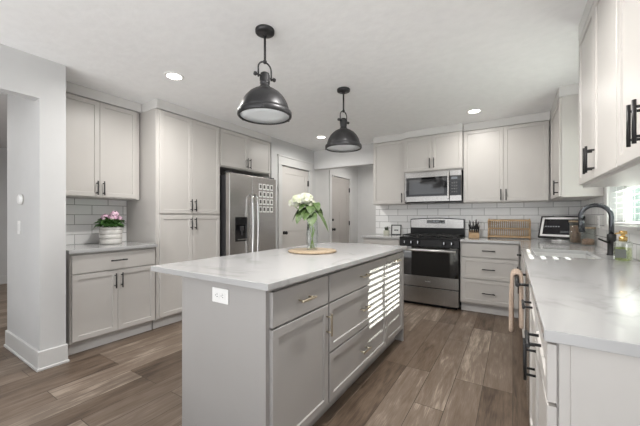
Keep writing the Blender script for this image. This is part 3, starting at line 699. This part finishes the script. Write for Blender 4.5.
kb = thing('knife_block', 'light wood knife block full of black-handled knives right of the range', 'knife block', (-.435, 4.50, .9145), R(8))
MB().box(-.062, .062, -.05, .06, 0, .070, .004).box(-.062, .062, .0, .06, .0705, .105, .004).build('block', BAMBOO, kb)
for i, (x, y, h_, tl, tp) in enumerate(((-.045, -.025, .215, -8, 6), (-.022, -.025, .19, -3, 8), (.003, -.028, .20, 2, 5), (.026, -.025, .225, 5, 7), (.046, -.02, .19, 9, 6),
                                       (-.036, .03, .225, -6, 5), (-.008, .03, .215, 0, 4), (.018, .03, .235, 4, 5), (.042, .03, .21, 7, 4))):
    Mk = Matrix.Translation((x, y, .071 if y < 0 else .106)) @ Matrix.Rotation(R(tl), 4, 'Y') @ Matrix.Rotation(R(tp), 4, 'X')
    top = h_-.09
    b = MB().box(-.0075, .0075, -.011, .011, .012, top, .004, 0, M=Mk).box(-.0012, .0012, -.010, .010, -.0, .012, 0, 1, M=Mk).box(-.0078, .0078, -.0112, .0112, top-.012, top-.004, 0, 1, M=Mk)
    kn = tag(b.build('kitchen_knife', [BLACK, CHROME], loc=(-.435, 4.50, .9145), rot=(0, 0, R(8))), '', 'knife', 'black-handled knives in the block')
    kn['label'] = 'black-handled kitchen knife in the wood block, %s of the %s row' % (('leftmost', 'second', 'middle', 'fourth', 'rightmost')[i] if i < 5 else ('leftmost', 'second', 'third', 'rightmost')[i-5], 'front' if i < 5 else 'back')

# ------------------------------------------------------------------ small framed print, succulent
fr_ = thing('picture_frame', 'small black framed print leaning left of the range', 'picture frame', (-1.555, 4.70, .9145), R(6))
Mp = Matrix.Rotation(R(-8), 4, 'X'); s_ = .078
b = MB()
for q in ((-s_, s_, 0, .014), (-s_, s_, .146, .16)): b.box(q[0], q[1], 0, .016, q[2], q[3], .001, M=Mp)
for q in ((-s_, -s_+.014), (s_-.014, s_)): b.box(q[0], q[1], 0, .016, .014, .146, .001, M=Mp)
b.build('frame', BLACK, fr_)
pr = MB().box(-s_+.014, s_-.014, .006, .012, .014, .146, M=Mp).build('print', ART, fr_)
b = MB()
for s in (-1, 1):
    for k in range(3): b.leaf((0, .0048, .072+k*.004), (s*1, 0, .25-.35*k), .034, .014, .0, up=Vector((0, -1, 0)), fold=0)
bm_m = Mp; bmesh.ops.transform(b.bm, matrix=Mp, verts=b.bm.verts); b.build('printed_leaf', DARK, pr)
sc2 = thing('succulent_pot', 'tiny dark succulent in a pale square pot beside the framed print', 'plant', (-1.685, 4.63, .9145), .2)
MB().box(-.042, .042, -.042, .042, 0, .07, .006, seg=2).build('pot', mat('sage_ceramic', (.50, .50, .42), .6), sc2)
b = MB()
for i in range(26):
    a = random.uniform(0, 6.28); r0 = random.uniform(0, .03)
    b.leaf((r0*math.cos(a), r0*math.sin(a), .069), (math.cos(a)*.55, math.sin(a)*.55, random.uniform(.6, 2)), random.uniform(.03, .085), .014, .1)
b.build('foliage', noise_col(mat('dark_succulent', (.05, .07, .05), .6), (.03, .04, .03), (.10, .12, .08), 40), sc2)

# ------------------------------------------------------------------ potted geranium
pp = thing('potted_flowers', 'pink flowering plant in a ribbed cream pot on the left counter', 'potted plant', (-3.545, 1.525, .9145), 0)
b = MB()
b.lathe([(0, 0), (.088, 0), (.096, .006), (.099, .02), (.099, .048), (.096, .056), (.096, .062), (.100, .068), (.101, .095), (.097, .103), (.097, .109), (.101, .115), (.102, .14), (.098, .147), (.098, .153), (.102, .159), (.102, .172), (.098, .178), (.092, .176), (.09, .16), (0, .16)], seg=40)
b.build('pot', CER, pp)
b = MB()
for z in (.059, .106, .150): b.lathe([(.0965, z-.004), (.0985, z-.003), (.0985, z+.003), (.0965, z+.004)], seg=40)
b.build('ridge', CERG, pp)
MB().lathe([(0, .166), (.089, .164), (.089, .1605), (0, .1605)], seg=24).build('soil', SOIL, pp)
b = MB()
for i in range(210):
    a = random.uniform(0, 6.283); r0 = random.uniform(.01, .09); z = .178+random.uniform(0, .09)*(1.1-r0*4)
    out = random.uniform(.3, 1.2)
    b.leaf((r0*math.cos(a), r0*math.sin(a), z), (math.cos(a)*out, math.sin(a)*out, random.uniform(.1, .9)), random.uniform(.045, .075), random.uniform(.035, .055), random.uniform(.2, .8), round_=True, n=4)
b.build('foliage', LEAF, pp)
def blossoms(b, c, r, n, sz, flat=1):
    for i in range(n):
        u = random.uniform(-.35, 1); a = random.uniform(0, 6.283); q = math.sqrt(max(0, 1-u*u))
        nv = Vector((q*math.cos(a), q*math.sin(a), u*flat)); p = Vector(c)+nv*r*random.uniform(.85, 1.05)
        s1 = nv.orthogonal().normalized(); s1.rotate(Matrix.Rotation(random.uniform(0, 6.28), 3, nv)); s2 = nv.normalized().cross(s1)
        for k in range(4):
            d = s1*math.cos(k*math.pi/2)+s2*math.sin(k*math.pi/2)
            b.leaf(p, d+nv*.25, sz, sz*.95, .12, up=nv.normalized(), round_=True, n=3, fold=.1)
    return b
for c, r, n_, st in (((-.02, .045, .30), .042, 66, 1), ((.0, -.05, .272), .038, 52, 1), ((.05, .005, .262), .034, 44, 1), ((.03, .065, .262), .026, 26, 1)):
    fl = blossoms(MB(), c, r, n_, .014).build('flower_head', PINK, pp, norm=False)
    MB().tube([(c[0]*.4, c[1]*.4, .165), (c[0]*.8, c[1]*.8, c[2]*.8), c], .0025, 6).build('stem', STEM, pp)

# ------------------------------------------------------------------ vase of hydrangeas on a round board
TX, TY = -1.37, 2.05
tag(MB().lathe([(0, 0), (.188, 0), (.195, .004), (.195, .011), (.190, .014), (0, .014)], seg=56).build('serving_board', TRAYW, loc=(TX, TY, .9145)),
    'round pale wood board under the vase on the island', 'board')
vz = .9145+.0145
vs_ = thing('glass_vase', 'clear twisted glass vase holding white flowers on the island', 'vase', (TX+.0, TY, vz), 0)
b = MB(); n_r, n_s = 26, 32; rings = []
def vr(z, q, base):
    return base + .0042*math.cos(8*(q*2*math.pi/n_s)+z*26)
for i in range(n_r+1):
    z = .255*i/n_r; rb = .040+.004*math.sin(z*12)
    rings.append([b.bm.verts.new((vr(z, q, rb)*math.cos(q*2*math.pi/n_s), vr(z, q, rb)*math.sin(q*2*math.pi/n_s), z)) for q in range(n_s)])
fs = []
for a, c in zip(rings, rings[1:]):
    for q in range(n_s): fs.append(b.bm.faces.new((a[q], a[(q+1) % n_s], c[(q+1) % n_s], c[q])))
fs.append(b.bm.faces.new(rings[0][::-1])); b._mi(fs, 0, True)
vo = b.build('vase_body', VGLASS, vs_)
sm = vo.modifiers.new('wall', 'SOLIDIFY'); sm.thickness = .003; sm.offset = -1
bq = thing('flower_bouquet', 'white hydrangea blooms with green leaves standing in the glass vase', 'flowers', (TX, TY, vz+.008), 0)
heads = [((-.125, -.075, .365), .044), ((-.085, -.085, .392), .045), ((-.025, -.05, .400), .053), ((-.07, -.01, .41), .048), ((-.02, -.01, .360), .047)]
for i, (c, r) in enumerate(heads):
    blossoms(MB(), c, r, 95, .019, .85).build('bloom', WHITEP, bq, norm=False)
    a = i*1.3
    MB().tube([(.020*math.cos(a), .020*math.sin(a), .003), (-.018*math.cos(a), -.018*math.sin(a), .15), (c[0]*.25, c[1]*.25, .26), (c[0], c[1], c[2]-.02)], .0034, 8).build('stem', STEM, bq)
for o_, d_, L_, w_, dr_ in (((-.03, -.05, .33), (-.1, -.9, -.5), .13, .065, .6), ((.01, -.04, .30), (.5, -.6, -.4), .12, .07, .6), ((-.05, -.06, .34), (-.6, -.5, -.5), .11, .06, .7), ((-.02, -.03, .34), (-.5, -.55, .3), .13, .06, 1.0), ((-.03, -.01, .33), (-.9, -.3, .1), .12, .065, 1.1), ((.0, -.03, .33), (.15, -.9, -.2), .12, .075, .7),
                            ((.015, -.01, .31), (.9, .1, -.15), .15, .05, 1.1), ((.0, -.02, .35), (.5, -.7, .2), .11, .065, 1.0), ((-.01, -.04, .36), (-.25, -.9, .3), .11, .06, .9),
                            ((.02, .0, .37), (.8, -.5, .2), .09, .05, 1.0), ((-.04, -.03, .36), (-.7, -.6, -.1), .10, .06, .9), ((.0, .02, .33), (.2, .9, .1), .11, .06, .9)):
    MB().leaf(o_, d_, L_*.92, w_*1.35, dr_, n=7, fold=.12, round_=True).build('leaf', LEAF2, bq, norm=False)

# ------------------------------------------------------------------ towel on the dishwasher handle (bar at X=.022, z=.805)
b = MB(); prof = []
for i in range(13): prof.append((.046, .475+.33*i/12))
for i in range(1, 10):
    a = math.pi*i/10; prof.append((.022+.024*math.cos(a), .806+.022*math.sin(a)))
for i in range(15): prof.append((-.002-.006*min(1, i/5), .805-.36*i/14))
ny = 12; grid = []
for j in range(ny+1):
    row = []
    for i, (x, z) in enumerate(prof):
        t = max(0, .8-z)/.4; yy = 2.43+(j/ny-.5)*(.15+.03*t)
        dx = .006*t*math.sin(j*1.35+i*.1) if x < .02 else .0035*t*math.sin(j*1.2+1)
        dz = -.012*t*math.sin(j*.5)*(1 if i in (0, len(prof)-1) else .3)
        row.append(b.bm.verts.new((x+dx, yy, z+dz)))
    grid.append(row)
fs = [b.bm.faces.new((grid[j][i], grid[j][i+1], grid[j+1][i+1], grid[j+1][i])) for j in range(ny) for i in range(len(prof)-1)]
b._mi(fs, 0, True)
tw = tag(b.build('kitchen_towel', TOWEL), 'beige waffle-weave towel hanging over the dishwasher handle', 'towel')
m_ = tw.modifiers.new('thick', 'SOLIDIFY'); m_.thickness = .024; m_.offset = 0
m_ = tw.modifiers.new('soft', 'SUBSURF'); m_.levels = 1; m_.render_levels = 1

# ------------------------------------------------------------------ window blind
bl = thing('window_blind', 'white horizontal slat blind hanging in the sink window', 'blind', (XR+.036, (WY0+WY1)/2, WZ1), 0)
hw = (WY1-WY0)/2-.012
MB().box(-.024, .024, -hw, hw, -.045, -.002, .003).build('head_rail', SLAT, bl)
b = MB(); z = -.07
while z > WZ0-WZ1+.035:
    b.box(-.0195, .0195, -hw, hw, z-.0012, z+.0012, 0, M=Matrix.Translation((0, 0, z)) @ Matrix.Rotation(R(1.5), 4, 'Y') @ Matrix.Translation((0, 0, -z))); z -= .046
b.build('slats', SLAT, bl)
MB().box(-.02, .02, -hw, hw, WZ0-WZ1+.006, WZ0-WZ1+.022, .003).build('bottom_rail', SLAT, bl)
for y in (-hw*.7, 0, hw*.7): MB().cyl((.0205, y, -.04), (.0205, y, WZ0-WZ1+.02), .0012, 6).cyl((-.0205, y, -.04), (-.0205, y, WZ0-WZ1+.02), .0012, 6).build('cord', SLAT, bl)

# ------------------------------------------------------------------ wall plates, thermostat
ts = thing('thermostat', 'round white thermostat on the wall end at the far left', 'thermostat', (-3.53, .84, 1.345), 0)
MB().lathe([(0, 0), (.042, 0), (.043, .004), (.040, .022), (.034, .026), (0, .026)], seg=32).build('dial', PLATE, ts, rot=(R(90), 0, 0))
MB().lathe([(.0425, .0), (.0445, .0), (.0445, .008), (.0425, .008)], seg=32).build('back_ring', CERG, ts, rot=(R(90), 0, 0))
sw = thing('light_switch', 'white light switch plate below the round thermostat', 'switch', (-3.60, .84, 1.105), 0)
MB().box(-.035, .035, -.006, -.0005, -.057, .057, .002).build('plate', PLATE, sw)
MB().box(-.016, .016, -.010, -.006, -.032, .032, .002).build('rocker', mat('rocker_white', (.78, .78, .77), .4), sw)
ou = thing('wall_outlet', 'white outlet plate on the tiled window wall behind the faucet', 'outlet', (XR-.0095, 3.86, 1.15), R(-90))
MB().box(-.035, .035, -.005, -.0005, -.057, .057, .002).build('plate', PLATE, ou)
for dz in (-.022, .022): MB().box(-.014, .014, -.0065, -.005, dz-.015, dz+.015, .001).box(-.007, -.004, -.007, -.0064, dz-.006, dz+.006, 0, 1).box(.004, .007, -.007, -.0064, dz-.006, dz+.006, 0, 1).build('socket', [PLATE, DARK], ou)
